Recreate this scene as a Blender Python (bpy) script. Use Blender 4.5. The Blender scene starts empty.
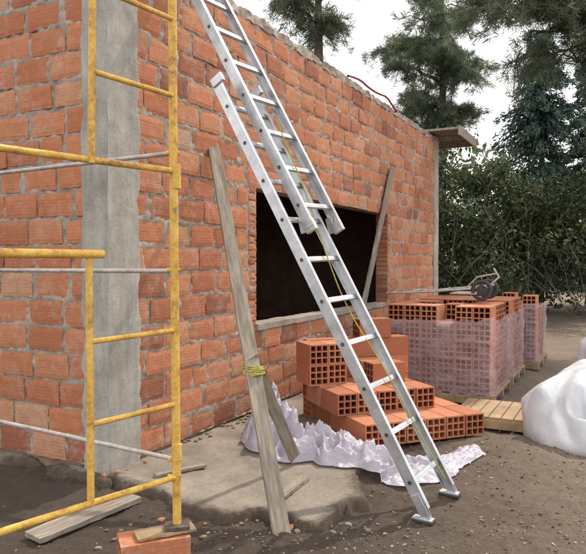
import bpy, bmesh, math, random
import numpy as np
from mathutils import Vector, Matrix, noise
random.seed(7); np.random.seed(7)
R=math.radians
# ---------------------------------------------------------------- helpers
def mesh_obj(name, V, F, mat=None, parent=None, smooth=False, tint=None, mw=None):
    me=bpy.data.meshes.new(name); me.from_pydata([tuple(v) for v in V],[],F); me.update()
    if tint is not None:
        a=me.attributes.new("tint",'FLOAT','POINT'); a.data.foreach_set("value",np.asarray(tint,dtype=np.float32))
    if mat: me.materials.append(mat)
    if smooth: me.polygons.foreach_set("use_smooth",[True]*len(me.polygons))
    o=bpy.data.objects.new(name,me); bpy.context.scene.collection.objects.link(o)
    if parent: o.parent=parent
    if mw is not None: o.matrix_local=mw
    return o
def empty(name,loc=(0,0,0),rz=0):
    o=bpy.data.objects.new(name,None); o.location=loc; o.rotation_euler=(0,0,rz); o.empty_display_size=.2
    bpy.context.scene.collection.objects.link(o); return o
class MB:
    def __init__(s): s.V=[];s.F=[];s.T=[]
    def add(s,V,F,t=0.5):
        b=len(s.V); s.V+= [tuple(v) for v in V]; s.F+=[tuple(i+b for i in f) for f in F]; s.T+=[t]*len(V)
    def box(s,a,b,t=.5,M=None):
        x0,y0,z0=a;x1,y1,z1=b
        V=[Vector(p) for p in((x0,y0,z0),(x1,y0,z0),(x1,y1,z0),(x0,y1,z0),(x0,y0,z1),(x1,y0,z1),(x1,y1,z1),(x0,y1,z1))]
        if M is not None: V=[M@v for v in V]
        s.add(V,[(0,3,2,1),(4,5,6,7),(0,1,5,4),(1,2,6,5),(2,3,7,6),(3,0,4,7)],t)
    def beam(s,p0,p1,w,h,up=(0,0,1),t=.5,seg=1,jit=0):
        p0=Vector(p0);p1=Vector(p1);d=(p1-p0).normalized();u=Vector(up);sd=d.cross(u).normalized();u=sd.cross(d).normalized()
        V=[];F=[]
        for i in range(seg+1):
            c=p0.lerp(p1,i/seg)
            for a,b in((-1,-1),(1,-1),(1,1),(-1,1)):
                V.append(c+sd*(a*w/2+random.uniform(-jit,jit))+u*(b*h/2+random.uniform(-jit,jit)*.5))
        for i in range(seg):
            for k in range(4): F.append((i*4+k,i*4+(k+1)%4,i*4+4+(k+1)%4,i*4+4+k))
        F.append((3,2,1,0)); n=seg*4; F.append((n,n+1,n+2,n+3)); s.add(V,F,t)
    def tube(s,pts,r,n=10,t=.5,cap=True):
        pts=[Vector(p) for p in pts]; V=[];F=[]; m=len(pts); prev=None
        for i,p in enumerate(pts):
            d=(pts[min(i+1,m-1)]-pts[max(i-1,0)]).normalized()
            if prev is None:
                a=d.orthogonal().normalized()
            else: a=(prev-d*prev.dot(d)).normalized()
            prev=a; b=d.cross(a); rr=r[i] if isinstance(r,(list,tuple)) else r
            for k in range(n):
                an=2*math.pi*k/n; V.append(p+(a*math.cos(an)+b*math.sin(an))*rr)
        for i in range(m-1):
            for k in range(n): F.append((i*n+k,i*n+(k+1)%n,(i+1)*n+(k+1)%n,(i+1)*n+k))
        if cap: F.append(tuple(range(n-1,-1,-1))); F.append(tuple((m-1)*n+k for k in range(n)))
        s.add(V,F,t)
    def obj(s,name,mat,parent=None,smooth=False,bevel=0,mw=None):
        o=mesh_obj(name,s.V,s.F,mat,parent,smooth,s.T,mw)
        if bevel:
            m=o.modifiers.new("bevel",'BEVEL'); m.width=bevel; m.segments=2; m.limit_method='ANGLE'
        if smooth:
            m=o.modifiers.new("es",'EDGE_SPLIT'); m.split_angle=R(40)
        return o
# ---------------------------------------------------------------- materials
def newmat(name):
    m=bpy.data.materials.new(name); m.use_nodes=True; nt=m.node_tree; nt.nodes.clear()
    out=nt.nodes.new("ShaderNodeOutputMaterial"); b=nt.nodes.new("ShaderNodeBsdfPrincipled"); nt.links.new(b.outputs[0],out.inputs[0])
    return m,nt,b,out
def N(nt,t,**k):
    n=nt.nodes.new(t)
    for a,v in k.items(): setattr(n,a,v)
    return n
def noise_n(nt,scale,detail=6,rough=.6,vec=None,sx=None):
    n=N(nt,"ShaderNodeTexNoise"); n.inputs["Scale"].default_value=scale;n.inputs["Detail"].default_value=detail;n.inputs["Roughness"].default_value=rough
    tc=N(nt,"ShaderNodeTexCoord")
    src=tc.outputs["Object"]
    if sx:
        mp=N(nt,"ShaderNodeMapping"); mp.inputs["Scale"].default_value=sx; nt.links.new(src,mp.inputs[0]); src=mp.outputs[0]
    nt.links.new(src,n.inputs["Vector"]); return n.outputs["Fac"]
def ramp(nt,fac,stops):
    r=N(nt,"ShaderNodeValToRGB"); e=r.color_ramp.elements
    while len(e)<len(stops): e.new(.5)
    for i,(p,c) in enumerate(stops):
        e[i].position=p; e[i].color=(*c,1) if len(c)==3 else c
    nt.links.new(fac,r.inputs[0]); return r.outputs[0]
def mix(nt,fac,a,b,mode='MIX'):
    m=N(nt,"ShaderNodeMix",data_type='RGBA',blend_type=mode)
    for sock,v in((m.inputs[0],fac),(m.inputs[6],a),(m.inputs[7],b)):
        if isinstance(v,(int,float)): sock.default_value=v
        elif isinstance(v,tuple): sock.default_value=(*v,1)
        else: nt.links.new(v,sock)
    return m.outputs[2]
def attr(nt): 
    a=N(nt,"ShaderNodeAttribute"); a.attribute_name="tint"; return a.outputs["Fac"]
def bump(nt,b,h,dist=.01,st=1,prev=None):
    n=N(nt,"ShaderNodeBump"); n.inputs["Distance"].default_value=dist;n.inputs["Strength"].default_value=st
    nt.links.new(h,n.inputs["Height"])
    if prev: nt.links.new(prev,n.inputs["Normal"])
    if b is not None: nt.links.new(n.outputs[0],b.inputs["Normal"])
    return n.outputs[0]
def bw(nt,f,a,b): return ramp(nt,f,[(a,(0,0,0)),(b,(1,1,1))])
def brick_mat(name,groove_pitch=.0244,z0=.07,smear=True,gs=.4):
    m,nt,b,_=newmat(name)
    if smear: c=ramp(nt,attr(nt),[(0,(.23,.085,.05)),(.2,(.40,.138,.066)),(.5,(.51,.185,.083)),(.8,(.57,.24,.115)),(1,(.52,.30,.18))])
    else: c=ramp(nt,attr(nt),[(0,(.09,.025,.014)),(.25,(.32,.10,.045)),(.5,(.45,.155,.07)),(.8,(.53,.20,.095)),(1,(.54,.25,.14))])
    n1=noise_n(nt,9,8,.65); c=mix(nt,mix(nt,1.0,bw(nt,n1,.35,.7),(.40,.40,.40),'MULTIPLY'),c,(.33,.115,.06))
    n2=noise_n(nt,60,4,.7); c=mix(nt,.35,c,ramp(nt,n2,[(.3,(.35,.35,.35)),(.7,(1,1,1))]),'MULTIPLY')
    if smear:
        n3=noise_n(nt,2.7,10,.74); n4=noise_n(nt,22,6,.7)
        f=mix(nt,1.0,bw(nt,n3,.48,.65),bw(nt,n4,.40,.62),'MULTIPLY')
        f=mix(nt,1.0,f,(.6,.6,.6),'MULTIPLY'); c=mix(nt,f,c,(.47,.39,.32))
        n5=noise_n(nt,4.2,8,.7,sx=(1.6,1.6,.7)); c=mix(nt,mix(nt,1.0,bw(nt,n5,.58,.74),(.5,.5,.5),'MULTIPLY'),c,(.15,.085,.055))
    nt.links.new(c,b.inputs["Base Color"]); b.inputs["Roughness"].default_value=.92
    tc=N(nt,"ShaderNodeTexCoord"); sp=N(nt,"ShaderNodeSeparateXYZ"); nt.links.new(tc.outputs["Object"],sp.inputs[0])
    ad=N(nt,"ShaderNodeMath",operation='SUBTRACT'); nt.links.new(sp.outputs[2],ad.inputs[0]); ad.inputs[1].default_value=z0
    mu=N(nt,"ShaderNodeMath",operation='MULTIPLY'); nt.links.new(ad.outputs[0],mu.inputs[0]); mu.inputs[1].default_value=2*math.pi/groove_pitch
    si=N(nt,"ShaderNodeMath",operation='SINE'); nt.links.new(mu.outputs[0],si.inputs[0])
    nq=noise_n(nt,5,4,.6); mm=N(nt,"ShaderNodeMath",operation='MULTIPLY'); nt.links.new(si.outputs[0],mm.inputs[0]); nt.links.new(bw(nt,nq,.35,.7),mm.inputs[1])
    nb=bump(nt,None,mm.outputs[0],.0013,gs); nb=bump(nt,None,n2,.005,.8,nb); bump(nt,b,n1,.014,.7,nb)
    return m
def generic(name,c1,c2,scale=6,rough=.9,bd=.004,fine=60,metal=0,sx=None,lo=.35,hi=.68):
    m,nt,b,_=newmat(name)
    n1=noise_n(nt,scale,9,.65,sx=sx); c=ramp(nt,n1,[(lo,c1),(hi,c2)])
    n2=noise_n(nt,fine,5,.7,sx=sx); c=mix(nt,.4,c,ramp(nt,n2,[(.3,(.5,.5,.5)),(.65,(1,1,1))]),'MULTIPLY')
    t=ramp(nt,attr(nt),[(0,(.65,.65,.65)),(.5,(1,1,1)),(1,(1.0,1.0,1.0))]); c=mix(nt,1.0,c,t,'MULTIPLY')
    nt.links.new(c,b.inputs["Base Color"]); b.inputs["Roughness"].default_value=rough; b.inputs["Metallic"].default_value=metal
    nb=bump(nt,None,n2,bd*.5,.7); bump(nt,b,n1,bd*2,.6,nb)
    return m
M_brick=brick_mat("clay_brick"); M_brick2=brick_mat("clay_brick_new",.03,0,False,.7)
M_mortar=generic("mortar",(.22,.175,.14),(.48,.41,.34),7,.95,.008,70)
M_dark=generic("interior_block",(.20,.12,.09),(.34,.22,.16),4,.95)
M_wood=generic("grey_wood",(.16,.13,.10),(.38,.32,.25),5,.88,.003,30,sx=(5,5,.6))
M_wood2=generic("pallet_wood",(.24,.155,.08),(.42,.29,.165),5,.85,.003,30)
M_bark=generic("bark",(.06,.045,.035),(.16,.12,.09),6,.95,.01,30)
M_alu=generic("aluminium",(.50,.51,.53),(.74,.75,.77),9,.38,.001,90,metal=.75)
M_rub=generic("rubber",(.03,.03,.03),(.07,.065,.06),9,.8)
M_rust=generic("dark_metal",(.06,.05,.05),(.20,.15,.12),12,.6,.001,metal=.5)
M_lintel=generic("lintel",(.24,.20,.165),(.42,.36,.30),4,.95,.006)
M_rope=generic("yellow_rope",(.45,.38,.06),(.72,.62,.15),40,.8,.002,200)
M_red=generic("red_hose",(.45,.04,.04),(.6,.07,.06),20,.5,.001)
M_greyp=generic("galvanised_pipe",(.33,.28,.25),(.60,.54,.50),10,.6,.001,60,metal=.2)
def concrete():
    m,nt,b,_=newmat("concrete"); n1=noise_n(nt,1.8,10,.7); c=ramp(nt,n1,[(.33,(.25,.23,.20)),(.5,(.37,.35,.31)),(.68,(.49,.465,.42))])
    n2=noise_n(nt,5,8,.7,sx=(3,3,.35)); c=mix(nt,.5,c,ramp(nt,n2,[(.35,(.62,.58,.53)),(.6,(1,1,1))]),'MULTIPLY')
    n3=noise_n(nt,55,5,.75); c=mix(nt,.45,c,ramp(nt,n3,[(.32,(.45,.43,.4)),(.5,(1,1,1))]),'MULTIPLY')
    nt.links.new(c,b.inputs["Base Color"]); b.inputs["Roughness"].default_value=.93
    nb=bump(nt,None,n3,.004,.8); nb=bump(nt,None,n2,.006,.5,nb); bump(nt,b,n1,.012,.7,nb); return m
M_conc=concrete()
def fabric():
    m,nt,b,_=newmat("white_woven_fabric"); n1=noise_n(nt,4,9,.65); c=ramp(nt,n1,[(.3,(.46,.465,.49)),(.55,(.56,.565,.59))])
    tc=N(nt,"ShaderNodeTexCoord"); sp=N(nt,"ShaderNodeSeparateXYZ"); nt.links.new(tc.outputs["Object"],sp.inputs[0])
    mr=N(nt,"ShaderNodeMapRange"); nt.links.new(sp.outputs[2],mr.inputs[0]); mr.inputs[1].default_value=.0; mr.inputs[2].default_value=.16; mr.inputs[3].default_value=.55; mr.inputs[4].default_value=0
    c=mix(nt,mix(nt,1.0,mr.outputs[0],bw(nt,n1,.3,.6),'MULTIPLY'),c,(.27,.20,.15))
    nt.links.new(c,b.inputs["Base Color"]); b.inputs["Roughness"].default_value=.45
    n2=noise_n(nt,7,3,.5); n3=noise_n(nt,300,2,.5)
    nb=bump(nt,None,n3,.0015,.5); bump(nt,b,n2,.02,.6,nb); return m
M_fab=fabric()
def yellow():
    m,nt,b,_=newmat("yellow_paint")
    n=noise_n(nt,11,10,.75); n2=noise_n(nt,70,4,.6)
    c=ramp(nt,n,[(.32,(.16,.09,.05)),(.41,(.46,.25,.06)),(.50,(.66,.39,.06)),(.66,(.74,.49,.13)),(.74,(.62,.54,.42))])
    c=mix(nt,.4,c,ramp(nt,n2,[(.35,(.45,.4,.35)),(.6,(1,1,1))]),'MULTIPLY')
    nt.links.new(c,b.inputs["Base Color"]); b.inputs["Roughness"].default_value=.6; bump(nt,b,n,.003,.6); return m
M_yel=yellow()
def leafmat(name,stops,tr=.35):
    m=bpy.data.materials.new(name); m.use_nodes=True; nt=m.node_tree; nt.nodes.clear()
    out=nt.nodes.new("ShaderNodeOutputMaterial"); c=ramp(nt,attr(nt),stops)
    d=N(nt,"ShaderNodeBsdfDiffuse"); nt.links.new(c,d.inputs[0])
    if tr==0: nt.links.new(d.outputs[0],out.inputs[0]); return m
    t=N(nt,"ShaderNodeBsdfTranslucent"); mx=N(nt,"ShaderNodeMixShader"); mx.inputs[0].default_value=tr
    nt.links.new(c,t.inputs[0]); nt.links.new(d.outputs[0],mx.inputs[1]); nt.links.new(t.outputs[0],mx.inputs[2]); nt.links.new(mx.outputs[0],out.inputs[0]); return m
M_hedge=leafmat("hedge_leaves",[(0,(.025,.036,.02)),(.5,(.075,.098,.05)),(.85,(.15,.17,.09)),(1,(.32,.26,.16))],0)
M_far=leafmat("distant_leaves",[(0,(.07,.09,.06)),(.5,(.14,.17,.11)),(1,(.24,.26,.17))],0)  # haze is painted into the colour: greens lightened, no volume behind it
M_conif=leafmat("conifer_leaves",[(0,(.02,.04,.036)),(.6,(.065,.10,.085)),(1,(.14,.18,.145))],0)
M_pine=leafmat("pine_needles",[(0,(.05,.07,.05)),(.6,(.13,.165,.105)),(1,(.27,.29,.19))],.45)  # pale greens carry haze and sky flare, put into the needle colour
def plastic(name,fac_lo,fac_hi,col,sx,rough=.28,trans=True):
    m=bpy.data.materials.new(name); m.use_nodes=True; nt=m.node_tree; nt.nodes.clear()
    out=nt.nodes.new("ShaderNodeOutputMaterial"); b=N(nt,"ShaderNodeBsdfPrincipled"); b.inputs["Base Color"].default_value=(*col,1); b.inputs["Roughness"].default_value=rough
    tl=N(nt,"ShaderNodeBsdfTranslucent"); tl.inputs[0].default_value=(*col,1); m0=N(nt,"ShaderNodeMixShader"); m0.inputs[0].default_value=.3
    nt.links.new(b.outputs[0],m0.inputs[1]); nt.links.new(tl.outputs[0],m0.inputs[2])
    n2=noise_n(nt,14,6,.6,sx=(1,1,1.6)); bump(nt,b,n2,.02,.9)
    if not trans: nt.links.new(m0.outputs[0],out.inputs[0]); return m
    tr=N(nt,"ShaderNodeBsdfTransparent"); mx=N(nt,"ShaderNodeMixShader")
    n=noise_n(nt,4,8,.7,sx=sx); f=ramp(nt,n,[(.34,(fac_lo,)*3),(.5,((fac_lo*.6+fac_hi*.4),)*3),(.68,(fac_hi,)*3)]); nt.links.new(f,mx.inputs[0])
    nt.links.new(tr.outputs[0],mx.inputs[1]); nt.links.new(m0.outputs[0],mx.inputs[2]); nt.links.new(mx.outputs[0],out.inputs[0])
    return m
M_wrap=plastic("pink_stretch_wrap",.18,.60,(.68,.57,.62),(1,1,2.6))
M_sheet=plastic("white_plastic_sheet",.6,.97,(.56,.52,.59),(1.5,1.5,1.5),.3,False)
# ---------------------------------------------------------------- house frame
A=math.atan2(.89,.455); C=Vector((-1.272,4.4,0))
D=Vector((math.cos(A),math.sin(A),0)); O=Vector((math.sin(A),-math.cos(A),0))
def W(t,o,z): return C+D*t+O*o+Vector((0,0,z))
house=empty("brick_house",C,A)
Z0=.07; CP=.195; NC=19; ZT=Z0+CP*NC; L1=8.87; L2=5.0; TH=.18
WIN=(2.0,5.92,.89,2.25)
def wall_skin(prefix,x0,x1,opening,mw,small=[]):
    BL=.333; J=.020
    bricks=[]; rows=[]
    for i in range(NC):
        zb=Z0+i*CP; off=(.5 if i%2 else 0)*(BL+J)+random.uniform(-.04,.04)
        segs=[(x0,x1)]
        if opening:
            a,b,c,d=opening
            if zb+CP*.5>c and zb+CP*.5<d+.06:
                segs=[(x0,a-.14),(b+.14,x1)]
        r=[]
        for (s,e) in segs:
            x=s-off if s==x0 else s-(random.random()*.2)
            while x<e-.03:
                l=BL*random.choice([1,1,1,1,.97,1.02,.6 if random.random()<.15 else 1])
                xa=max(x,s+.004+random.uniform(0,.02)); xb=min(x+l,e-.004-random.uniform(0,.02))
                if xb-xa>.05: r.append((xa,xb))
                x+=l+J*random.uniform(.5,1.9)
        rows.append(r)
        for (xa,xb) in r: bricks.append((xa,xb,zb+random.uniform(-.005,.007),zb+CP-.019+random.uniform(-.009,.005)))
    sm=[]
    for (a,b,c,d) in small:
        z=c
        while z+.055<d: sm.append((a+.004,b-.004,z,z+.054)); z+=.068
    mb=MB()
    for (xa,xb,za,zb) in bricks+sm:
        nx=max(2,int((xb-xa)/.035)); nz=5; p=random.uniform(.005,.015); tl=random.uniform(-.004,.004); tu=random.uniform(-.004,.004); rot=random.gauss(0,.009)
        sd_=random.random()*50
        V=[];F=[]
        t=random.gauss(.5,.2); r=random.random()
        if r<.08: t=random.uniform(0,.2)
        if r>.93: t=random.uniform(.88,1)
        cx=(xa+xb)/2;cz=(za+zb)/2
        chip=random.choice([(0,0),(1,0),(0,1),(1,1)]) if random.random()<.3 else None; cs=random.uniform(.02,.05)
        for k in range(nz+1):
            for j in range(nx+1):
                u=j/nx;v=k/nz; x=xa+(xb-xa)*u; z=za+(zb-za)*v
                edge=(j in(0,nx)) or (k in(0,nz))
                q=noise.noise(Vector((x*14,z*14,sd_)))
                y=-(p+tl*(u-.5)*2+tu*(v-.5)*2)+q*.002
                if edge: y+=.004+.004*abs(noise.noise(Vector((x*20,z*20,sd_+3)))); x+=noise.noise(Vector((x*30,z*30,sd_)))*.008; z+=noise.noise(Vector((x*30,z*30,sd_+8)))*.008
                if chip:
                    dd=abs(u-chip[0])*(xb-xa)+abs(v-chip[1])*(zb-za)
                    if dd<cs: y+=.014
                V.append((x-(z-cz)*rot,y,z+(x-cx)*rot))
        for k in range(nz):
            for j in range(nx):
                a=k*(nx+1)+j; F.append((a,a+1,a+nx+2,a+nx+1))
        ring=[j for j in range(nx+1)]+[k*(nx+1)+nx for k in range(1,nz+1)]+[nz*(nx+1)+j for j in range(nx-1,-1,-1)]+[k*(nx+1) for k in range(nz-1,0,-1)]
        b0=len(V)
        for q in ring: V.append((V[q][0],.012,V[q][2]))
        n=len(ring)
        for q in range(n): F.append((ring[(q+1)%n],ring[q],b0+q,b0+(q+1)%n))
        mb.add(V,F,min(1,max(0,t)))
    mb.obj(prefix+"_brick_courses",M_brick,house,False,mw=mw)
    st=.018; nx=int((x1-x0)/st); nz=int((ZT-Z0)/st); V=[];F=[]
    for k in range(nz+1):
        z=Z0+(ZT-Z0)*k/nz; ri=min(NC-1,int((z-Z0)/CP)); zr=(z-Z0)-ri*CP
        dz=min(abs(zr+.009),abs(zr-(CP-.009)))
        xs=[q for ab in rows[ri] for q in ab]
        for j in range(nx+1):
            x=x0+(x1-x0)*j/nx
            dx=min([abs(x-q) for q in xs]) if xs else 1
            dd=min(dz,dx)
            n1=noise.noise(Vector((x*3,z*3,0))); n2=noise.fractal(Vector((x*15,z*15,5)),.8,2,3); n3=noise.noise(Vector((x*1.1,z*1.7,9)))
            w=math.exp(-max(0,dd-.012)/(.018+.012*max(0,n3)))
            y=-(-.004+w*(.0064+n2*.013+n1*.010+n3*.004)) 
            V.append((x,y,z))
    for k in range(nz):
        for j in range(nx):
            x=x0+(x1-x0)*(j+.5)/nx; z=Z0+(ZT-Z0)*(k+.5)/nz
            if opening and opening[0]<x<opening[1] and opening[2]<z<opening[3]: continue
            a=k*(nx+1)+j; F.append((a,a+1,a+nx+2,a+nx+1))
    mesh_obj(prefix+"_mortar",V,F,M_mortar,house,True,[.5]*len(V),mw=mw)
I4=Matrix.Identity(4)
a,b,c,d=WIN
wall_skin("window_wall",.235,8.62,WIN,I4,[(a-.14,a,c-.02,d),(b,b+.14,c-.02,d)])
mwL=Matrix.Translation((0,L2,0))@Matrix.Rotation(R(-90),4,'Z')
wall_skin("side_wall",0.0,L2-.16,None,mwL)
mb=MB()
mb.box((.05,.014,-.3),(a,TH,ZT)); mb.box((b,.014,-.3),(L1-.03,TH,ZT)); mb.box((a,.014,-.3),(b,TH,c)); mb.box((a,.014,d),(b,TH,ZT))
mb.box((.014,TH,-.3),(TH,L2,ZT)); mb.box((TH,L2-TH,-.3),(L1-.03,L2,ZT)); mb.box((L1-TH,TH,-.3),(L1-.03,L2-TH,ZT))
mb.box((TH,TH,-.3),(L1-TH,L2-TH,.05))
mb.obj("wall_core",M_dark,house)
mb=MB(); z=c+.01
while z+.055<d:
    mb.box((b-.006,-.006,z),(b+.02,TH-.01,z+.054),random.random()); mb.box((a-.02,-.006,z),(a+.006,TH-.01,z+.054),random.random()); z+=.068
mb.obj("window_jamb_bricks",M_brick,house,bevel=.003)
def rough_box(name,p0,p1,st,amp,mat,parent=None):
    bm=bmesh.new(); p0=Vector(p0);p1=Vector(p1)
    sz=p1-p0; n=[max(1,int(abs(s)/st)) for s in sz]
    idx={}
    def vert(i,j,k):
        key=(i,j,k)
        if key not in idx:
            p=Vector((p0.x+sz.x*i/n[0],p0.y+sz.y*j/n[1],p0.z+sz.z*k/n[2]))
            q=Vector((noise.noise(p*5),noise.noise(p*5+Vector((9,0,0))),noise.noise(p*5+Vector((0,9,0)))))*amp
            q+=Vector((noise.noise(p*19),noise.noise(p*19+Vector((9,0,0))),noise.noise(p*19+Vector((0,9,0)))))*amp*.6
            idx[key]=bm.verts.new(p+q)
        return idx[key]
    for i in range(n[0]):
        for j in range(n[1]):
            bm.faces.new([vert(i,j,0),vert(i,j+1,0),vert(i+1,j+1,0),vert(i+1,j,0)]); bm.faces.new([vert(i,j,n[2]),vert(i+1,j,n[2]),vert(i+1,j+1,n[2]),vert(i,j+1,n[2])])
    for i in range(n[0]):
        for k in range(n[2]):
            bm.faces.new([vert(i,0,k),vert(i+1,0,k),vert(i+1,0,k+1),vert(i,0,k+1)]); bm.faces.new([vert(i,n[1],k),vert(i,n[1],k+1),vert(i+1,n[1],k+1),vert(i+1,n[1],k)])
    for j in range(n[1]):
        for k in range(n[2]):
            bm.faces.new([vert(0,j,k),vert(0,j,k+1),vert(0,j+1,k+1),vert(0,j+1,k)]); bm.faces.new([vert(n[0],j,k),vert(n[0],j+1,k),vert(n[0],j+1,k+1),vert(n[0],j,k+1)])
    me=bpy.data.meshes.new(name); bm.to_mesh(me); bm.free(); me.materials.append(mat)
    at=me.attributes.new("tint",'FLOAT','POINT'); at.data.foreach_set("value",[.5]*len(me.vertices))
    o=bpy.data.objects.new(name,me); bpy.context.scene.collection.objects.link(o)
    if parent:o.parent=parent
    return o
def column_face(name,x0,x1,mw,free_left,seedv):
    st=.012; nx=int((x1-x0)/st); nz=int((ZT+.1)/.016); V=[];F=[]
    for k in range(nz+1):
        z=-.1+(ZT+.1)*k/nz
        rag=noise.fractal(Vector((z*4.5,seedv,0)),.7,2,4)*.028
        for j in range(nx+1):
            u=j/nx
            xx=x0+(x1-x0)*u+ (rag*(1-u) if free_left else rag*u)
            q=Vector((xx*6,z*6,seedv)); y=-.021+noise.fractal(q,.8,2,3)*.003
            ue=(u if free_left else 1-u)*(x1-x0)
            y+=.026*max(0,1-ue/.03)**1.5
            V.append((xx,y,z))
    for k in range(nz):
        for j in range(nx): a_=k*(nx+1)+j; F.append((a_,a_+1,a_+nx+2,a_+nx+1))
    mesh_obj(name,V,F,M_conc,house,True,[.5]*len(V),mw)
column_face("corner_column_face",-.021,.325,I4,False,2.2)
column_face("corner_column_side",L2-.24,L2+.021,mwL,True,7.7)
rough_box("corner_column",(-.008,-.008,-.1),(.20,.14,ZT),.04,.001,M_conc,house)
rough_box("end_column",(8.6,-.018,-.1),(8.9,.2,ZT+.02),.04,.006,M_conc,house)
rough_box("ring_beam",(-.03,-.008,ZT-.005),(8.92,.17,ZT+.085),.035,.030,M_mortar,house)
rough_box("ring_beam_side",(-.012,.175,ZT-.005),(.17,L2,ZT+.085),.05,.02,M_mortar,house)
rough_box("window_sill",(a,-.026,c-.05),(b,TH+.01,c+.006),.04,.006,M_lintel,house)
rough_box("window_lintel",(a+.004,-.004,d-.03),(b-.01,TH+.01,d+.004),.04,.003,M_lintel,house)
mb=MB(); mb.box((.17,.17,ZT-.02),(L1-.04,L2-.02,ZT+.05)); mb.obj("roof_slab",M_conc,house)
mb=MB(); mb.box((8.35,-.50,ZT+.13),(9.8,2.5,ZT+.17)); mb.box((8.35,-.54,ZT+.02),(9.8,-.503,ZT+.19))
for q in range(5): mb.box((8.93+q*.2,-.48,ZT+.04),(8.99+q*.2,1.2,ZT+.128))
mb.obj("eave_rafters",M_wood,house)
# ---------------------------------------------------------------- ground
def gh(x,y):
    p=Vector((x,y,0))
    h=noise.fractal(p*1.6,.9,2,4)*.024+noise.fractal(p*7+Vector((5,5,0)),.8,2,3)*.015+max(0,noise.noise(p*19))*.014
    h-=.03*math.exp(-((x+.35)**2/.9+(y-3.15)**2/.12))
    h+=.05*math.exp(-((x-1.9)**2/.5+(y-4.3)**2/.25))
    h+=.06*math.exp(-((x-1.75)**2/.25+(y-5.05)**2/.1))
    r=math.hypot(x,y)
    if r>14: h*=max(0,1-(r-14)/8)
    return h-.012
def axis(lo,hi,dlo,dhi,st):
    a=list(np.arange(dlo,dhi,st)); s=st
    x=dhi
    while x<hi: a.append(x); s*=1.25; x+=s
    a.append(hi); x=dlo;s=st
    while x>lo: 
        s*=1.25; x-=s; a.insert(0,max(x,lo))
    return a
xs=axis(-150,150,-2.2,3.6,.022); ys=axis(-60,300,2.2,6.6,.022)
V=[(x,y,gh(x,y)) for y in ys for x in xs]; nx=len(xs); F=[(j*nx+i,j*nx+i+1,(j+1)*nx+i+1,(j+1)*nx+i) for j in range(len(ys)-1) for i in range(nx-1)]
def dirt_nodes(nt,bs,slab=False):
    tc=N(nt,"ShaderNodeTexCoord"); sp=N(nt,"ShaderNodeSeparateXYZ"); nt.links.new(tc.outputs["Object"],sp.inputs[0])
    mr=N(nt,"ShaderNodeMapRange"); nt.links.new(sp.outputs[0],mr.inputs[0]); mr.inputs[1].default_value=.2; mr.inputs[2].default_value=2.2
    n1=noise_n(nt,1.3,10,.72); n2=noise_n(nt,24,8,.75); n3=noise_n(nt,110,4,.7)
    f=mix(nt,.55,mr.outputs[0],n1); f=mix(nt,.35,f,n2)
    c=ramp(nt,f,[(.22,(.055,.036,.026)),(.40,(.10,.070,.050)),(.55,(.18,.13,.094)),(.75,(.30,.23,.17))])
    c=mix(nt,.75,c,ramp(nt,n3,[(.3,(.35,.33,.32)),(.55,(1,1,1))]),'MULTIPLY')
    nb=bump(nt,None,n3,.010,.9); nb=bump(nt,None,n2,.035,.8,nb)
    return c,nb,n1,n2
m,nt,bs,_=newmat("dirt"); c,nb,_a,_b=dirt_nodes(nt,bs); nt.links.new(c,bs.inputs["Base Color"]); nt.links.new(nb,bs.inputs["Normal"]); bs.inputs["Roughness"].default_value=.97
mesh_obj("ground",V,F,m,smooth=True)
m,nt,bs,_=newmat("broken_concrete"); c,nb,n1,n2=dirt_nodes(nt,bs)
cc=ramp(nt,noise_n(nt,2.4,9,.7),[(.33,(.15,.12,.093)),(.66,(.31,.265,.215))]); cc=mix(nt,.5,cc,ramp(nt,noise_n(nt,50,5,.7),[(.3,(.5,.48,.45)),(.6,(1,1,1))]),'MULTIPLY')
tz=attr(nt); nn_=noise_n(nt,6,9,.75); ad=N(nt,"ShaderNodeMath",operation='ADD'); nt.links.new(tz,ad.inputs[0]); nt.links.new(nn_,ad.inputs[1])
c=mix(nt,bw(nt,ad.outputs[0],.62,.86),c,cc); nt.links.new(c,bs.inputs["Base Color"]); bs.inputs["Roughness"].default_value=.95; bump(nt,bs,n2,.012,.8)
M_apr=m
def apron(name,pts,h0=.165):
    pts=[Vector((p.x,p.y,0)) for p in pts]; n=len(pts)
    def sdf(x,y):
        p=Vector((x,y,0)); dm=9; ins=False
        for i in range(n):
            a_=pts[i];b_=pts[(i+1)%n]; e_=b_-a_; w_=p-a_; t=max(0,min(1,w_.dot(e_)/e_.dot(e_))); dm=min(dm,(w_-e_*t).length)
            if (a_.y>y)!=(b_.y>y) and x<a_.x+(y-a_.y)/(b_.y-a_.y)*e_.x: ins=not ins
        return dm if ins else -dm
    x0=min(p.x for p in pts)-.2;x1=max(p.x for p in pts)+.2;y0=min(p.y for p in pts)-.2;y1=max(p.y for p in pts)+.2; st=.02
    nx_=int((x1-x0)/st); ny_=int((y1-y0)/st); V=[];F=[];T=[];S=[]
    for j in range(ny_+1):
        for i in range(nx_+1):
            x=x0+i*st;y=y0+j*st; q=Vector((x,y,0)); s_=sdf(x,y)+noise.fractal(q*1.5,.8,2.2,6)*.16
            k=max(0,min(1,(s_+.02)/.06)); k=k*k*(3-2*k)
            z=-.12+(h0+noise.noise(q*3)*.008+noise.fractal(q*12,.8,2,2)*.003)*k
            V.append((x,y,z)); T.append(max(0,min(.6,s_*3.2))); S.append(s_)
    for j in range(ny_):
        for i in range(nx_):
            a_=j*(nx_+1)+i
            if max(S[a_],S[a_+1],S[a_+nx_+1],S[a_+nx_+2])>-.05: F.append((a_,a_+1,a_+nx_+2,a_+nx_+1))
    mesh_obj(name,V,F,M_apr,None,True,T)
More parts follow.
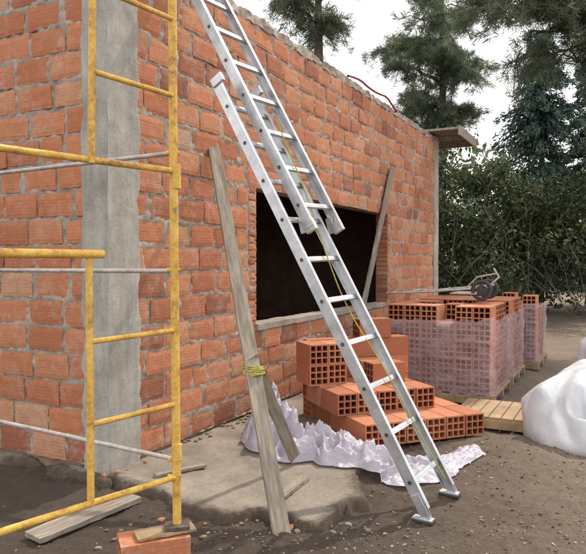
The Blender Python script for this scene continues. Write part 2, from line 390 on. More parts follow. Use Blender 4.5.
apron("concrete_apron",[W(.05,-.25,0),W(-.05,.10,0),Vector((-.92,4.10,0)),Vector((-.70,3.80,0)),Vector((-.45,3.66,0)),Vector((-.2,3.72,0)),Vector((.1,3.64,0)),Vector((.30,3.80,0)),Vector((.50,3.92,0)),Vector((.55,4.5,0)),Vector((.75,5.2,0)),W(3.2,.7,0),W(3.2,-.25,0)],.166)
apron("footing_strip",[W(.05,-.25,0),W(-.10,.08,0),W(-.07,-2.0,0),W(-.09,-5,0),W(.25,-5,0)],.165)
mb=MB()
ico=bmesh.new(); bmesh.ops.create_icosphere(ico,subdivisions=1,radius=1); iv=[v.co.copy() for v in ico.verts]; ifc=[tuple(v.index for v in f.verts) for f in ico.faces]
for _ in range(5200):
    x=random.uniform(-2.2,4.2); y=random.uniform(2.3,7.5)
    if (Vector((x,y,0))-C).dot(O)<.02 and y>4: continue
    if random.random()<.5:
        x=random.choice([-.2,.5,1.3,1.9,2.3])+random.gauss(0,.35); y=random.choice([3.3,3.45,4.4,3.5,5.1])+random.gauss(0,.2)
        if (Vector((x,y,0))-C).dot(O)<.05 : continue
    s=random.choice([.0025,.003,.004,.005,.006,.008,.011 if random.random()<.4 else .004]); z=gh(x,y)+s*.3
    M=Matrix.Translation((x,y,z))@Matrix.Rotation(random.random()*6,4,'Z')@Matrix.Diagonal((s*random.uniform(.8,1.6),s,s*random.uniform(.5,.9),1))
    mb.add([M@(v*random.uniform(.75,1.2)) for v in iv],ifc,random.random()**1.5)
for _ in range(60):
    if random.random()<.6: q=W(random.uniform(-.1,2.2),abs(random.gauss(.03,.08))+.02,0)
    else: q=Vector((random.uniform(-1.1,.6),3.6+random.gauss(0,.10),0))
    s=random.uniform(.010,.024); z=max(gh(q.x,q.y),.045 if (q-C).dot(O)<.3 else -1)+s*.3
    M=Matrix.Translation((q.x,q.y,z))@Matrix.Rotation(random.random()*6,4,'Z')@Matrix.Diagonal((s*random.uniform(.8,1.6),s,s*random.uniform(.5,.9),1))
    mb.add([M@(v*random.uniform(.7,1.25)) for v in iv],ifc,random.choice([.5,.7,.8,.97]))
m,nt,bs,_=newmat("rubble"); c=ramp(nt,attr(nt),[(0,(.065,.042,.03)),(.5,(.15,.108,.078)),(.85,(.25,.20,.155)),(.93,(.36,.32,.27)),(.96,(.38,.15,.08)),(1,(.42,.17,.09))]); nt.links.new(c,bs.inputs["Base Color"]); bs.inputs["Roughness"].default_value=.95
mb.obj("gravel",m)
mb=MB()
for _ in range(1300):
    x=random.uniform(.3,5) if random.random()<.85 else random.uniform(-2,0); y=random.uniform(2.8,9)
    if (Vector((x,y,0))-C).dot(O)<.1: continue
    z=gh(x,y)+.004; l=random.uniform(.006,.022); w=l*random.uniform(.12,.4); an=random.random()*6.28
    dx=Vector((math.cos(an),math.sin(an),random.uniform(-.2,.3)))*l; dy=Vector((-math.sin(an),math.cos(an),random.uniform(-.3,.3)))*w; p=Vector((x,y,z+.003))
    mb.add([p-dx,p-dy,p+dx,p+dy],[(0,1,2,3)],random.random())
m,nt,bs,_=newmat("litter"); c=ramp(nt,attr(nt),[(0,(.08,.055,.035)),(.7,(.22,.165,.10)),(1,(.42,.36,.27))]); nt.links.new(c,bs.inputs["Base Color"]); bs.inputs["Roughness"].default_value=.9
mb.obj("leaf_litter",m)
# ---------------------------------------------------------------- ladder
lad=empty("extension_ladder")
F0=Vector((.91,3.87,0)); e=Vector((.55,.835,0)).normalized(); s=Vector((-1.833,1.207,3.95)); SL=s.length; su=s.normalized(); nn=e.cross(su).normalized()
if nn.z<0: nn=-nn
def ladder_sec(pref,a0,a1,off0,off1,nrm,width,depth=.072):
    c0=F0+s*a0+e*off0+nn*nrm; c1=F0+s*a1+e*off1+nn*nrm; ax=(c1-c0).normalized(); ee=(e-ax*e.dot(ax)).normalized(); n2=ee.cross(ax).normalized()
    if n2.dot(nn)<0:n2=-n2
    r=MB(); h=width/2; ln=(c1-c0).length
    for sg in(-1,1):
        p=c0+ee*sg*h; q=c1+ee*sg*h
        r.beam(p,q,.004,depth,up=n2)
        for fs in(-1,1):
            o=n2*fs*(depth/2-.002)-ee*sg*.015
            r.beam(p+o,q+o,.028,.004,up=n2)
    r.obj(pref+"_rails",M_alu,lad)
    g=MB(); dk=MB(); k=.17
    while k<ln-.05:
        p=c0+ax*k; g.tube([p-ee*(h+.003),p+ee*(h+.003)],.017,12)
        g.beam(p-ee*(h-.004)+n2*.013,p+ee*(h-.004)+n2*.013,.032,.005,up=n2)
        for sg in(-1,1): dk.tube([p+ee*sg*(h+.0045),p+ee*sg*(h+.0025)],.013,12)
        k+=.30
    g.obj(pref+"_rungs",M_alu,lad); dk.obj(pref+"_rivets",M_rust,lad)
    return c0,c1,ax,ee,n2,h
c0,c1,ax,ee,n2,h=ladder_sec("base_section",.015,.70,0,-.085,0,.46)
ft=MB(); fp=MB()
for sg in(-1,1):
    p=c0+ee*sg*h
    for q in(-.012,.012): ft.beam(p+ee*q-ax*.05,p+ee*q+ax*.10,.004,.055,up=n2)
    z=gh(p.x,p.y); b_=Vector((p.x,p.y,z+.018)); hz=Vector((n2.x,n2.y,0)).normalized()
    ft.beam(b_+hz*.06,b_-hz*.06,.055,.012); fp.beam(b_+hz*.065-Vector((0,0,.012)),b_-hz*.065-Vector((0,0,.012)),.06,.016)
ft.obj("feet",M_alu,lad,bevel=.002); fp.obj("foot_pads",M_rub,lad,bevel=.003)
f0,f1,ax,ee,n2,h=ladder_sec("fly_section",.43,1.10,.075,-.03,.078,.42)
hk=MB()
for sg in(-1,1):
    p=f0+ee*sg*(h-.02)
    hk.beam(p-ax*.01-n2*.06,p+ax*.10-n2*.03,.02,.05,up=n2); hk.beam(p-ax*.03,p+ax*.05,.035,.08,up=n2)
    p=c1+ee*sg*(.23); hk.beam(p-ax*.05+n2*.02,p+ax*.012+n2*.02,.03,.10,up=n2)
hk.obj("rung_locks",M_alu,lad,bevel=.003)
def curve_obj(name,pts,r,mat,parent=None,cyc=False):
    cu=bpy.data.curves.new(name,'CURVE'); cu.dimensions='3D'; cu.bevel_depth=r; cu.bevel_resolution=2; sp=cu.splines.new('NURBS'); sp.points.add(len(pts)-1)
    for i,p in enumerate(pts): sp.points[i].co=(*p,1)
    sp.use_endpoint_u=True; sp.order_u=3; sp.use_cyclic_u=cyc; cu.materials.append(mat); o=bpy.data.objects.new(name,cu); bpy.context.scene.collection.objects.link(o)
    if parent:o.parent=parent
    return o
rp=[F0+s*.62+e*.02+nn*.13,F0+s*.5+e*.02+nn*.10,F0+s*.4+e*.0+nn*.04,F0+s*.3+e*.03+nn*-.02,F0+s*.2+e*.03+nn*.05,F0+s*.1+e*.1+nn*.03,F0+s*.03+e*.13+nn*.04]
curve_obj("pull_rope",rp,.0045,M_rope,lad)
# ---------------------------------------------------------------- scaffold
sc=empty("scaffold"); Ap=Vector((-.576,3.15,0)); fd=Vector((-.66,-.75,0)).normalized(); ld=Vector((-.89,.455,0)).normalized()
y=MB()
y.tube([Ap+Vector((0,0,.20)),Ap+Vector((-.01,0,1.9)),Ap+Vector((-.015,0,3.7))],.021,14)
y.tube([Ap+Vector((0,0,1.86)),Ap+Vector((0,0,1.98))],.026,14)
y.tube([Ap+Vector((0,0,.52)),Ap+Vector((0,0,.60))],.025,14)
B=Ap+fd*.475
y.tube([B+Vector((0,0,.43)),B+Vector((.0,0,1.52))],.016,12)
y.tube([B+Vector((0.012,0,1.93)),B+Vector((.04,0,3.7))],.016,12)
for z in(.80,1.165,2.31,2.68,3.05): y.tube([Ap+Vector((0,0,z)),B+Vector((.01 if z>1.9 else 0,0,z+(.02 if z>1.9 else -.015)))],.0125,10)
E=Ap+fd*1.25
for z in(.437,1.945): y.tube([Ap+Vector((0,0,z)),E+Vector((0,0,z))],.0155,12)
y.tube([B+Vector((.05,.04,1.535)),E+Vector((0,0,1.535))],.019,12)
y.tube([E+Vector((0,0,-.02)),E+Vector((0,0,3.7))],.021,14)
A2=Ap+ld*2.3; E2=A2+fd*1.25
for P in(A2,E2): y.tube([P+Vector((0,0,-.02)),P+Vector((0,0,3.7))],.021,14)
for z in(.437,1.945,2.68): y.tube([A2+Vector((0,0,z)),E2+Vector((0,0,z))],.0165,12)
for z in(.437,.52,1.46,1.945,2.035): y.tube([Ap+Vector((-.045,.0,z)),Ap+Vector((.02,.01,z))],.011,8)
y.obj("frames",M_yel,sc,True)
g=MB()
g.tube([Ap+Vector((-.03,.02,.52)),A2+Vector((0,0,.60))],.0115,10); g.tube([Ap+Vector((-.03,.02,2.035)),A2+Vector((0,0,2.0))],.0115,10)
g.tube([Ap+Vector((-.03,.02,1.455)),A2+Vector((0,0,1.45))],.0115,10)
g.obj("brace_tubes",M_greyp,sc,True)
w=MB(); w.beam(Ap+Vector((0,0,.19)),Ap+Vector((.0,.0,.205)),.12,.12,up=(1,.2,0)); w.obj("base_plate",M_rust,sc)
# ---------------------------------------------------------------- hollow bricks
def hollow(Lb=.33,Wb=.18,Hb=.18,nw=3,nh=3,depth=.12):
    V=[];F=[]
    wt=.012; cw=(Wb-wt*(nw+1))/nw; ch=(Hb-wt*(nh+1))/nh
    X=[-Wb/2]; 
    for i in range(nw): X+= [X[-1]+wt,X[-1]+wt+cw]
    X.append(Wb/2)
    Z=[0]
    for i in range(nh): Z+=[Z[-1]+wt,Z[-1]+wt+ch]
    Z.append(Hb); T=[]
    def add(vs,t=0): 
        b=len(V); V.extend(vs); F.append(tuple(range(b,b+len(vs)))); T.extend([t]*len(vs))
    for yy,sg in((0,1),(Lb,-1)):
        for i in range(len(X)-1):
            for k in range(len(Z)-1):
                x0,x1,z0,z1=X[i],X[i+1],Z[k],Z[k+1]
                q=[(x0,yy,z0),(x1,yy,z0),(x1,yy,z1),(x0,yy,z1)]
                if i%2==1 and k%2==1:
                    yi=yy+sg*depth; r=[(x,yi,z) for x,_,z in q]
                    for j in range(4):
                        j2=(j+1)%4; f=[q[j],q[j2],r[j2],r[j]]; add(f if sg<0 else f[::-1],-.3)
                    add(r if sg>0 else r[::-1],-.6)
                else: add(q if sg>0 else q[::-1])
    w=Wb/2
    add([(-w,0,0),(-w,Lb,0),(w,Lb,0),(w,0,0)]);add([(-w,0,Hb),(w,0,Hb),(w,Lb,Hb),(-w,Lb,Hb)]);add([(-w,0,0),(-w,0,Hb),(-w,Lb,Hb),(-w,Lb,0)]);add([(w,0,0),(w,Lb,0),(w,Lb,Hb),(w,0,Hb)])
    return V,F,T
HV,HF,HT=hollow()
def put(mb,x,y,z,rot=0,t=None,jr=1.2):
    M=Matrix.Translation((x+random.uniform(-.002,.002),y+random.uniform(-.007,.007),z))@Matrix.Rotation(rot+R(random.uniform(-jr,jr)*.6),4,'Z')
    if t is None: t=min(1,max(.1,random.gauss(.6,.2)))
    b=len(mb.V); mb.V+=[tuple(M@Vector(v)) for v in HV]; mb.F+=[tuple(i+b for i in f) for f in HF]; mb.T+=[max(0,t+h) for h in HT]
def pallet(name,par,w,dp,z):
    p=MB(); n=7
    for i in range(n): p.box((w*i/(n-1)-.05,-.02,z-.022),(w*i/(n-1)+.05,dp+.02,z),random.uniform(.3,.6))
    for k in range(3): p.box((-.05,dp*k/2-.04,z-.10),(w+.05,dp*k/2+.04,z-.023),random.uniform(.3,.6))
    p.obj(name,M_wood2,par,bevel=.003)
g=.186
p1=empty("hollow_brick_pile",(.56,4.98,.02),math.atan2(.365,.93)); b1=MB()
for c_ in range(6):
    for r_ in range(3): put(b1,.1+c_*g*1.02,r_*.342,.02)
for c_ in range(5):
    for r_ in(1,2): put(b1,.02+c_*g*1.02,r_*.342+random.uniform(-.01,.02),.203)
for l in (2,3):
    for c_ in range(2): put(b1,-.06+c_*g,.74+random.uniform(0,.02),.021+.182*l)
put(b1,.42,.72,.021+.182*2,R(-90)); put(b1,.40,.91,.021+.182*2,R(-90))
for l in range(4):
    put(b1,.34,1.13,.021+.182*l,R(-90)); put(b1,.70,1.13,.021+.182*l,R(-90)); put(b1,-.02,1.13,.021+.182*l,R(-90))
put(b1,.5,1.13,.021+.182*4,R(-94))
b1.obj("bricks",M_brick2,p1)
def wrapped(name,origin,layers,extra,wz=.12,rows=3,wrap=True):
    p=empty(name,origin,A-R(90)); bb=MB(); n=6; Wd=n*g
    for l in range(layers+1):
        for c_ in range(n):
            for r_ in range(rows):
                if l==layers and random.random()>extra: continue
                if 0<r_<rows-1 and 0<c_<n-1 and l<layers-1: continue
                if c_>=n-2 and r_>0:
                    if c_==n-1:
                        put(bb,Wd-.335,r_*.342+.09,wz+.183*l,R(-90)); put(bb,Wd-.335,r_*.342+.262,wz+.183*l,R(-90))
                    continue
                put(bb,g*.5+c_*g*1.0,r_*.342,wz+.183*l)
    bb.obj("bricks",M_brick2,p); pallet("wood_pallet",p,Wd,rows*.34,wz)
    if wrap:
        x0,x1,y0,y1,zt=-.02,Wd+.03,-.025,rows*.342+.03,wz+.183*layers+.04
        V=[];F=[]; st=.03
        def seg(a_,b_):
            k=int((Vector(b_)-Vector(a_)).length/st); return [(a_[0]+(b_[0]-a_[0])*i/k,a_[1]+(b_[1]-a_[1])*i/k) for i in range(k)]
        per=seg((x0,y0),(x1,y0))+seg((x1,y0),(x1,y1))+seg((x1,y1),(x0,y1))+seg((x0,y1),(x0,y0)); n_=len(per); nz=int(zt/.03)
        for k in range(nz+1):
            for i_,(x,y_) in enumerate(per):
                z=.05+(zt-.05)*k/nz
                if k==nz: z+=noise.fractal(Vector((x*5,y_*5,origin[0])),.8,2,3)*.06
                q=Vector((x*4,y_*4,z*9+origin[0])); d_=noise.ridged_multi_fractal(q,.9,2,3,1,2)*.008+noise.noise(q*.7)*.008
                cx,cy=(x0+x1)/2,(y0+y1)/2; L=math.hypot(x-cx,y_-cy); V.append((x+(x-cx)/L*d_,y_+(y_-cy)/L*d_,z))
        for k in range(nz):
            for i in range(n_): F.append((k*n_+i,k*n_+(i+1)%n_,(k+1)*n_+(i+1)%n_,(k+1)*n_+i))
        mesh_obj("stretch_wrap",V,F,M_wrap,p,True,[.5]*len(V))
    return p
o1=Vector((1.05,7.1,0)); 
wrapped("wrapped_brick_pallet",o1,4,.75)
wrapped("wrapped_brick_pallet",o1+D*1.24,4,.95)
wrapped("wrapped_brick_pallet",o1+D*2.6+O*.15,4,.3,rows=3)
sp_=empty("wood_pallet",(1.50,5.80,.03),A-R(90)); pallet("slats",sp_,.65,.7,.095)
# ---------------------------------------------------------------- timber
def board(name,p0,p1,w,th,up,mat=M_wood):
    p0=Vector(p0);p1=Vector(p1); L=(p1-p0).length; mb=MB()
    mb.beam((0,0,0),(0,0,L),w,th,up=(0,1,0),seg=16,jit=.0028)
    o=mb.obj(name,mat,None,bevel=.002)
    z=(p1-p0).normalized(); yv=Vector(up); x=yv.cross(z).normalized(); yv=z.cross(x)
    M=Matrix((x,yv,z)).transposed().to_4x4(); M.translation=p0; o.matrix_world=M; return o
bt=Vector((-.055,3.50,-.04)); tp=W(1.24,.035,2.47)
board("timber_board",bt,tp,.10,.026,Vector((.35,-1,.5)))
mid=bt.lerp(tp,.33); 
board("timber_board",(.03,4.60,.04),mid+Vector((-.01,.05,.09)),.085,.024,Vector((.3,-1,.4)))
board("timber_board",W(4.78,.05,.90),W(5.98,.055,2.9),.13,.025,O)
board("timber_board",(-1.42,3.45,.0),(-1.0,3.98,.03),.16,.03,(0,0,1))
board("timber_board",(-.11,3.82,.064),(.08,4.24,.064),.07,.022,(0,0,1))
board("timber_board",(-.93,4.28,.062),(-.62,4.5,.062),.05,.02,(0,0,1))
tie=empty("rope_tie"); dv=(tp-bt).normalized()
pts=[]; 
for i in range(70):
    an=i/70*2*math.pi*7; pts.append(mid+Vector((math.cos(an)*.072,math.sin(an)*.05+.02,0))+dv*(-.035+.07*i/70)+Vector((0,0,random.uniform(-.012,.012))))
pts+=[mid+Vector((.06,-.04,-.05)),mid+Vector((.05,-.05,-.13))]
curve_obj("coil",pts,.0055,M_rope,tie)
blk=empty("support_brick",(-.645,3.12,0),R(-68)); bb=MB()
put(bb,0,-.2,-.015,R(0),.5)
bb.obj("brick",M_brick,blk)
board("wood_shim",(-.76,3.06,.177),(-.50,3.18,.180),.12,.014,(0,0,1),M_wood2)
# ---------------------------------------------------------------- plastic sheet (crumpled)
path=[(-.20,5.9,.42,.13),(-.19,5.45,.42,.22),(-.08,5.02,.40,.27),(.25,4.76,.24,.27),(.60,4.60,.17,.25),(.88,4.52,.12,.22),(1.15,4.72,.08,.15),(1.42,4.95,.05,.09)]
NU,NV=330,84; V=[];F=[]
def pth(u):
    u=u*(len(path)-1); i=min(int(u),len(path)-2); f=u-i
    P=[path[max(0,min(len(path)-1,i+k))] for k in(-1,0,1,2)]
    return [0.5*((2*P[1][k])+(-P[0][k]+P[2][k])*f+(2*P[0][k]-5*P[1][k]+4*P[2][k]-P[3][k])*f*f+(-P[0][k]+3*P[1][k]-3*P[2][k]+P[3][k])*f**3) for k in range(4)]
def crease(q):
    h=0;am=1;tot=0
    for k in range(4):
        w_=q+Vector((noise.noise(q*.5),noise.noise(q*.5+Vector((3,1,0))),0))*.8
        h+=am*(1-abs(noise.noise(w_+Vector((0,0,k*7))))*2); tot+=am; am*=.48; q=Vector((q.x*.8-q.y*.6,q.x*.6+q.y*.8,0))*1.9
    return h/tot
for i in range(NU+1):
    u=i/NU; X=pth(u); X2=pth(min(1,u+.03)); X1=pth(max(0,u-.03)); t=Vector((X2[0]-X1[0],X2[1]-X1[1],0)).normalized(); sd=Vector((-t.y,t.x,0))
    for j in range(NV+1):
        v=j/NV*2-1
        wv=X[3]*(1+.55*noise.noise(Vector((u*10,math.copysign(1,v),3)))+.2*noise.noise(Vector((u*30,math.copysign(1,v),6))))
        p=Vector((X[0],X[1],0))+sd*v*wv
        q=Vector((p.x*5,p.y*5,0)); cr=crease(q)
        hgt=X[2]*max(0,1-abs(v)**2.2)*(.05+1.1*(cr-.2))+.004*noise.noise(q*6)
        p+=Vector((noise.noise(q*1.1),noise.noise(q*1.1+Vector((7,0,0))),0))*.05
        V.append((p.x,p.y,max(gh(p.x,p.y)+.005,.055 if (p.x<.6 and p.y>3.8) else 0)+.008+max(0,hgt)))
for i in range(NU):
    for j in range(NV): a_=i*(NV+1)+j; F.append((a_,a_+1,a_+NV+2,a_+NV+1))
mesh_obj("plastic_sheet",V,F,M_sheet,None,True,[.5]*len(V))
# ---------------------------------------------------------------- sacks (cloth, settled by a short simulation, then frozen)
def settle_sack(name,loc,dims,rot,seed,n=(44,38,26)):
    scn=bpy.context.scene
    bm=bmesh.new(); idx={}
    dx,dy,dz=1.0,.86,.62
    def vt(i,j,k):
        if (i,j,k) not in idx:
            p=Vector((dx*(i/n[0]-.5),dy*(j/n[1]-.5),dz*(k/n[2])+.03))
            p+=Vector((noise.noise(p*4+Vector((seed,0,0))),noise.noise(p*4+Vector((0,seed,0))),noise.noise(p*4+Vector((0,0,seed)))))*.05
            idx[(i,j,k)]=bm.verts.new(p)
        return idx[(i,j,k)]
    a_,b_,c_=n
    for i in range(a_):
        for j in range(b_):
            bm.faces.new([vt(i,j,0),vt(i,j+1,0),vt(i+1,j+1,0),vt(i+1,j,0)]); bm.faces.new([vt(i,j,c_),vt(i+1,j,c_),vt(i+1,j+1,c_),vt(i,j+1,c_)])
    for i in range(a_):
        for k in range(c_):
            bm.faces.new([vt(i,0,k),vt(i+1,0,k),vt(i+1,0,k+1),vt(i,0,k+1)]); bm.faces.new([vt(i,b_,k),vt(i,b_,k+1),vt(i+1,b_,k+1),vt(i+1,b_,k)])
    for j in range(b_):
        for k in range(c_):
            bm.faces.new([vt(0,j,k),vt(0,j,k+1),vt(0,j+1,k+1),vt(0,j+1,k)]); bm.faces.new([vt(a_,j,k),vt(a_,j+1,k),vt(a_,j+1,k+1),vt(a_,j,k+1)])
    me=bpy.data.meshes.new(name); bm.to_mesh(me); bm.free()
    o=bpy.data.objects.new(name,me); scn.collection.objects.link(o)
    ok=False
    try:
        fm=bpy.data.meshes.new("floor_tmp"); fm.from_pydata([(-3,-3,0),(3,-3,0),(3,3,0),(-3,3,0)],[],[(0,1,2,3)]); fo=bpy.data.objects.new("floor_tmp",fm); scn.collection.objects.link(fo)
        fo.modifiers.new("c",'COLLISION'); fo.collision.thickness_outer=.01; fo.collision.cloth_friction=20
        cm=o.modifiers.new("cloth",'CLOTH'); st=cm.settings; st.quality=6; st.mass=.25; st.use_pressure=True; st.uniform_pressure_force=2.6
        st.tension_stiffness=18; st.compression_stiffness=12; st.shear_stiffness=6; st.bending_stiffness=.15; st.shrink_min=-.16
        cm.point_cache.frame_start=1; cm.point_cache.frame_end=45; cm.collision_settings.distance_min=.01
        for f_ in range(1,42): scn.frame_set(f_)
        dg=bpy.context.evaluated_depsgraph_get(); nm=bpy.data.meshes.new_from_object(o.evaluated_get(dg))
        co_=np.empty(len(nm.vertices)*3,dtype=np.float32); nm.vertices.foreach_get("co",co_); co_=co_.reshape(-1,3)
        ext=co_.max(0)-co_.min(0)
        if np.isfinite(co_).all() and ext.max()<3 and ext.min()>.15:
            o.modifiers.remove(cm); o.data=nm; ok=True
            print("SACK",ext)
        else: print("SACK bad",ext); o.modifiers.remove(cm)
        bpy.data.objects.remove(fo)
    except Exception as ex: print("sack sim failed",ex)
    scn.frame_set(1)
    me=o.data; co_=np.empty(len(me.vertices)*3,dtype=np.float32); me.vertices.foreach_get("co",co_); co_=co_.reshape(-1,3)
    mn=co_.min(0); mx=co_.max(0); co_[:,:2]-=(mn[:2]+mx[:2])/2; co_[:,2]-=mn[2]; co_*=np.array(dims)/(mx-mn); me.vertices.foreach_set("co",co_.ravel()); me.update()
    me.materials.clear(); me.materials.append(M_fab); me.polygons.foreach_set("use_smooth",[True]*len(me.polygons))
    sb=o.modifiers.new("sub",'SUBSURF'); sb.levels=1; sb.render_levels=1
    o.location=loc; o.rotation_euler=(0,0,rot); return o
settle_sack("white_bulk_bag",(2.52,5.38,-.03),(1.16,1.0,.70),.45,3.1)
settle_sack("white_bulk_bag",(3.48,6.9,-.03),(.95,.9,.82),1.3,9.4,(34,30,24))
# ---------------------------------------------------------------- hand truck on the stack
ht=empty("hand_truck",o1+D*.55+Vector((0,0,1.07)),A-R(90)); k=MB()
k.tube([(-.25,.15,.05),(.3,.1,.08),(.95,.15,.14)],.012,8); k.tube([(-.1,.45,.05),(.4,.42,.10),(.98,.45,.16)],.012,8)
for q in(.1,.45,.8): k.tube([(q,.12,.08+.05*q),(q,.44,.09+.05*q)],.009,8)
k.tube([(.95,.15,.14),(1.08,.14,.26),(1.02,.14,.36)],.012,8); k.tube([(.7,.15,.12),(.85,.10,.26),(1.05,.14,.30)],.009,8)
k.box((.55,.05,.06),(.85,.5,.075))
k.obj("frame",M_greyp,ht,True)
k=MB()
for yy in(.08,.5):
    ring=[(.90+math.cos(i/20*2*math.pi)*.10,yy,.11+math.sin(i/20*2*math.pi)*.10) for i in range(21)]; k.tube(ring,.022,8)
    k.tube([(.90,yy-.02,.11),(.90,yy+.02,.11)],.06,14)
k.obj("wheels",M_rub,ht,True)
curve_obj("red_hose",[W(4.3,.02,ZT+.10),W(4.6,.05,ZT+.14),W(5.0,.04,ZT+.11),W(5.4,.06,ZT+.11),W(5.7,.05,ZT+.16),W(6.0,.06,ZT+.07),W(6.3,.05,ZT+.02),W(6.1,-.1,ZT+.10)],.015,M_red)
# ---------------------------------------------------------------- vegetation
def leafcloud(P,size,asp,T,ori=None,jit=1.0):
    n=len(P); a_=np.random.normal(size=(n,3)) if ori is None else ori+np.random.normal(size=(n,3))*jit
    a_/=np.linalg.norm(a_,axis=1)[:,None]; r=np.random.normal(size=(n,3)); b_=np.cross(a_,r); b_/=np.linalg.norm(b_,axis=1)[:,None]
    sz=(size*np.random.uniform(.6,1.4,n))[:,None]; a_=a_*sz; b_=b_*sz*asp
    V=np.stack([P-a_,P-b_,P+a_,P+b_],1).reshape(-1,3); F=np.arange(4*n).reshape(-1,4)
    return V,F,np.repeat(T,4)
def fol(name,parts,mat,parent=None):
    V=[];F=[];T=[];b_=0
    for v,f,t in parts: V.append(v);F.append(f+b_);T.append(t);b_+=len(v)
    V=np.concatenate(V);F=np.concatenate(F);T=np.concatenate(T)
    me=bpy.data.meshes.new(name); me.vertices.add(len(V)); me.vertices.foreach_set("co",V.ravel().astype(np.float32))
    me.loops.add(F.size); me.loops.foreach_set("vertex_index",F.ravel().astype(np.int32)); me.polygons.add(len(F)); me.polygons.foreach_set("loop_start",np.arange(0,F.size,4,dtype=np.int32)); me.update(calc_edges=True)
    a=me.attributes.new("tint",'FLOAT','POINT'); a.data.foreach_set("value",np.clip(T,0,1).astype(np.float32)); me.materials.append(mat)
    o=bpy.data.objects.new(name,me); bpy.context.scene.collection.objects.link(o)
    if parent:o.parent=parent
    return o
parts=[]
for i in range(330):
    x=random.uniform(2.5,17); y_=random.uniform(14.5,19)+.15*x; top_=3.2+1.9*noise.noise(Vector((x*.6,y_*.3,0)))+ (y_-15)*.3
    z=top_*random.random()**.7; rr=random.uniform(.3,.8); n=230
    P=np.random.normal(size=(n,3)); P/=np.linalg.norm(P,axis=1)[:,None]; P*= (rr*np.random.uniform(.4,1.3,n))[:,None]*np.array([1,1,.75])
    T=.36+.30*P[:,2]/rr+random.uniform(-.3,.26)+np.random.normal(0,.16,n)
    parts.append(leafcloud(P+np.array([x,y_,z]),.07,.42,T))
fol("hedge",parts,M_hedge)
mb=MB()
for i in range(60):
    x=random.uniform(3,12); y_=random.uniform(14.5,16); q=Vector((x,y_,random.uniform(.2,1.5))); dr=Vector((random.gauss(0,.5),random.gauss(0,.4),1)).normalized(); pts=[q]
    for k_ in range(5): dr=(dr+Vector((random.gauss(0,.25),random.gauss(0,.2),0))).normalized(); q=q+dr*random.uniform(.4,.65); pts.append(q)
    mb.tube(pts,[.014,.012,.010,.008,.006,.004],5)
mb.obj("bare_shrub",M_bark)
parts=[]
for i in range(130):
    x=random.uniform(4,45); y_=random.uniform(30,42); z=random.uniform(0,6+2.5*noise.noise(Vector((x*.2,0,4)))); rr=random.uniform(1.2,2.2); n=200
    P=np.random.normal(size=(n,3)); P/=np.linalg.norm(P,axis=1)[:,None]; P*=(rr*np.random.uniform(.5,1.2,n))[:,None]
    T=.6+.25*P[:,2]/rr+random.uniform(-.2,.2)+np.random.normal(0,.1,n); parts.append(leafcloud(P+np.array([x,y_,z]),.22,.5,T))
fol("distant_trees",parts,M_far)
def conifer(name,x,y_,H,Rm,nb=150,n=140,lean=0):
    e_=empty(name,(x,y_,0)); tr=MB(); tr.tube([(0,0,-.1),(0.05,0,H*.5),(lean,0,H)],[.16,.1,.02],8); parts=[]
    for i in range(nb):
        f=random.random()**.8; z=.8+(H-.8)*f; an=random.random()*6.28; ln=Rm*(1-f)**.65*random.uniform(.45,1.25)+.15
        d_=np.array([math.cos(an),math.sin(an),.25]); b0=np.array([lean*f,0,z])
        u=np.random.uniform(.15,1,n); P=b0+d_*ln*u[:,None]; P[:,2]-=ln*.55*u**2; P+=np.random.normal(size=(n,3))*np.array([.09,.09,.07])*(1.1-.4*u)[:,None]*(.6+ln*.5)
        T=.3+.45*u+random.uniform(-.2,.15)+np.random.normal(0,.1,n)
        parts.append(leafcloud(P,.075,.26,T,np.array([d_[0]*.6,d_[1]*.6,-.5]),.5))
        q=b0+d_*ln; q[2]-=ln*.5; tr.tube([b0,(b0+q)/2+np.array([0,0,.12*ln]),q],[.03,.02,.006],5)
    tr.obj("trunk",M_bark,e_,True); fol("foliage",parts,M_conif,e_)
conifer("conifer_tree",7.7,20,8.6,2.3,230,170)
conifer("conifer_tree",10.2,22,8.4,2.5,170,150)
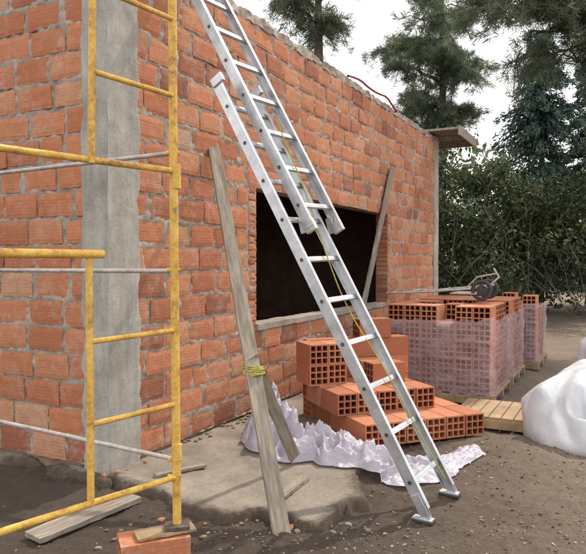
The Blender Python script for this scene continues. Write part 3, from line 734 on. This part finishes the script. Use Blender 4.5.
def pine(name,x,y_,H,limbs,r0=.28,tuft=16,nl=.17,nk=4,rl=.075):
    e_=empty(name,(x,y_,0)); tr=MB(); tr.tube([(0,0,-.2),(.1,0,H*.5),(0,.1,H)],[r0,r0*.7,.06],10)
    C_=[];Dn=[]
    for (z,tx,ty,tz) in limbs:
        b0=Vector((0,0,z)); t_=Vector((tx-x,ty-y_,tz)); n=14; pts=[]
        for i in range(n+1):
            f=i/n; p=b0.lerp(t_,f); p.z+=math.sin(f*math.pi)*.35+noise.noise(Vector((f*4,z,tx)))*.25; p.x+=noise.noise(Vector((f*4,z+9,tx)))*.25; pts.append(p)
        tr.tube(pts,[rl*(1-f/n*.85) for f in range(n+1)],6)
        for i in range(3,n+1):
            for k_ in range(nk):
                dr=Vector((random.gauss(0,1),random.gauss(0,1),random.gauss(-.1,.5))).normalized(); ln=random.uniform(.35,1.1)*(1.15-.5*i/n); q=pts[i]+dr*ln
                q.z-=ln*.3; mid_=(pts[i]+q)/2+Vector((0,0,.08)); tr.tube([pts[i],mid_,q],[.016,.011,.005],4,cap=False)
                for f in(.4,.6,.75,.88,1.0):
                    for kk in range(2):
                        C_.append(pts[i].lerp(q,f)+Vector((random.gauss(0,.08),random.gauss(0,.08),random.gauss(0,.07)))); Dn.append(dr+Vector((0,0,.1)))
    C_=np.array([tuple(c) for c in C_]); Dn=np.array([tuple(c) for c in Dn]); P=np.repeat(C_,tuft,0); Dd=np.repeat(Dn,tuft,0)+np.random.normal(size=(len(C_)*tuft,3))*.8
    Dd/=np.linalg.norm(Dd,axis=1)[:,None]; P=P+Dd*nl*.6
    T=np.repeat(np.random.normal(.5,.24,len(C_)),tuft)+np.random.normal(0,.12,len(P))
    a_=leafcloud(P,nl*.6,.05,T,Dd,.02)
    tr.obj("trunk",M_bark,e_,True); fol("needles",[a_],M_pine,e_)
pine("pine_tree",8.8,12.5,12,[(5.2,3.6,11.5,6.1),(5.8,4.4,12.5,5.3),(6.3,3.1,12,6.9),(6.8,2.6,13,6.4),(5.0,5.4,11.5,4.9),(7.2,4.5,11.6,7.0),(7.6,6.3,11,6.2),(5.6,6.6,13.3,5.7),(6.9,5.6,13.5,6.6),(6.6,5.0,12.4,6.0),(7.0,3.9,12.6,6.6),(5.9,5.8,12,5.5),(6.2,4.2,11.8,6.3),(7.3,5.2,12.8,6.9),(8.5,11,12,8.5),(7.5,10,14,7.5),(8,9,10,8)],nk=5)
pine("pine_tree",5.5,24,13,[(8,3.4,23,8.4),(9,4.2,25,9.8),(7,4.2,22.5,7.4),(9.5,6.3,24,10.8),(6.5,6.6,24,7.2),(10.5,4.8,24,11.6),(8.5,7.3,24.5,9),(7.4,3.9,24,6.6),(9.6,3.0,24,9.3),(8.8,5.2,22.6,8.8),(7.8,6.4,22.8,8.2),(6.8,5,23,6.0)],.2,14,.2)
pine("pine_tree",.7,19,12,[(8.8,-.8,19,9.6),(9.2,1.1,18,10),(8,-.2,18.5,9.0),(9.8,1.8,19,10.4),(7.6,1.2,19,8.6),(10,.1,20,11.5)],.2,12,.2)
# ---------------------------------------------------------------- light
sd=Vector((.60,.79,1.15)).normalized(); el=math.asin(sd.z); az=math.atan2(sd.x,sd.y)
w=bpy.data.worlds.new("World"); bpy.context.scene.world=w; w.use_nodes=True; nt=w.node_tree; nt.nodes.clear()
out=N(nt,"ShaderNodeOutputWorld"); bg=N(nt,"ShaderNodeBackground"); sky=N(nt,"ShaderNodeTexSky",sky_type='NISHITA'); sky.sun_disc=False; sky.sun_elevation=el; sky.sun_rotation=az; sky.dust_density=3
nz=noise_n(nt,1.6,6,.55); f=ramp(nt,nz,[(.3,(.75,)*3),(.6,(.95,)*3)])
tc=N(nt,"ShaderNodeTexCoord"); nt.links.new(tc.outputs["Generated"],nt.nodes["Noise Texture"].inputs["Vector"])
c=mix(nt,f,sky.outputs[0],(13.4,13.3,13.3)); nt.links.new(c,bg.inputs[0]); bg.inputs[1].default_value=.145; nt.links.new(bg.outputs[0],out.inputs[0])
L=bpy.data.lights.new("sun",'SUN'); L.energy=3.8; L.angle=R(.8); L.color=(1,.92,.79); lo=bpy.data.objects.new("sun",L); bpy.context.scene.collection.objects.link(lo); lo.rotation_euler=sd.to_track_quat('Z','Y').to_euler()
# ---------------------------------------------------------------- camera
cam=bpy.data.cameras.new("camera"); cam.sensor_width=36; cam.lens=36*640/586; cam.clip_end=1000; cam.clip_start=.05
co=bpy.data.objects.new("camera",cam); bpy.context.scene.collection.objects.link(co); co.location=(0,0,1.5); co.rotation_euler=(R(90-1.34),0,0); bpy.context.scene.camera=co
vs=bpy.context.scene.view_settings; vs.view_transform='Standard'; vs.look='None'; vs.exposure=0
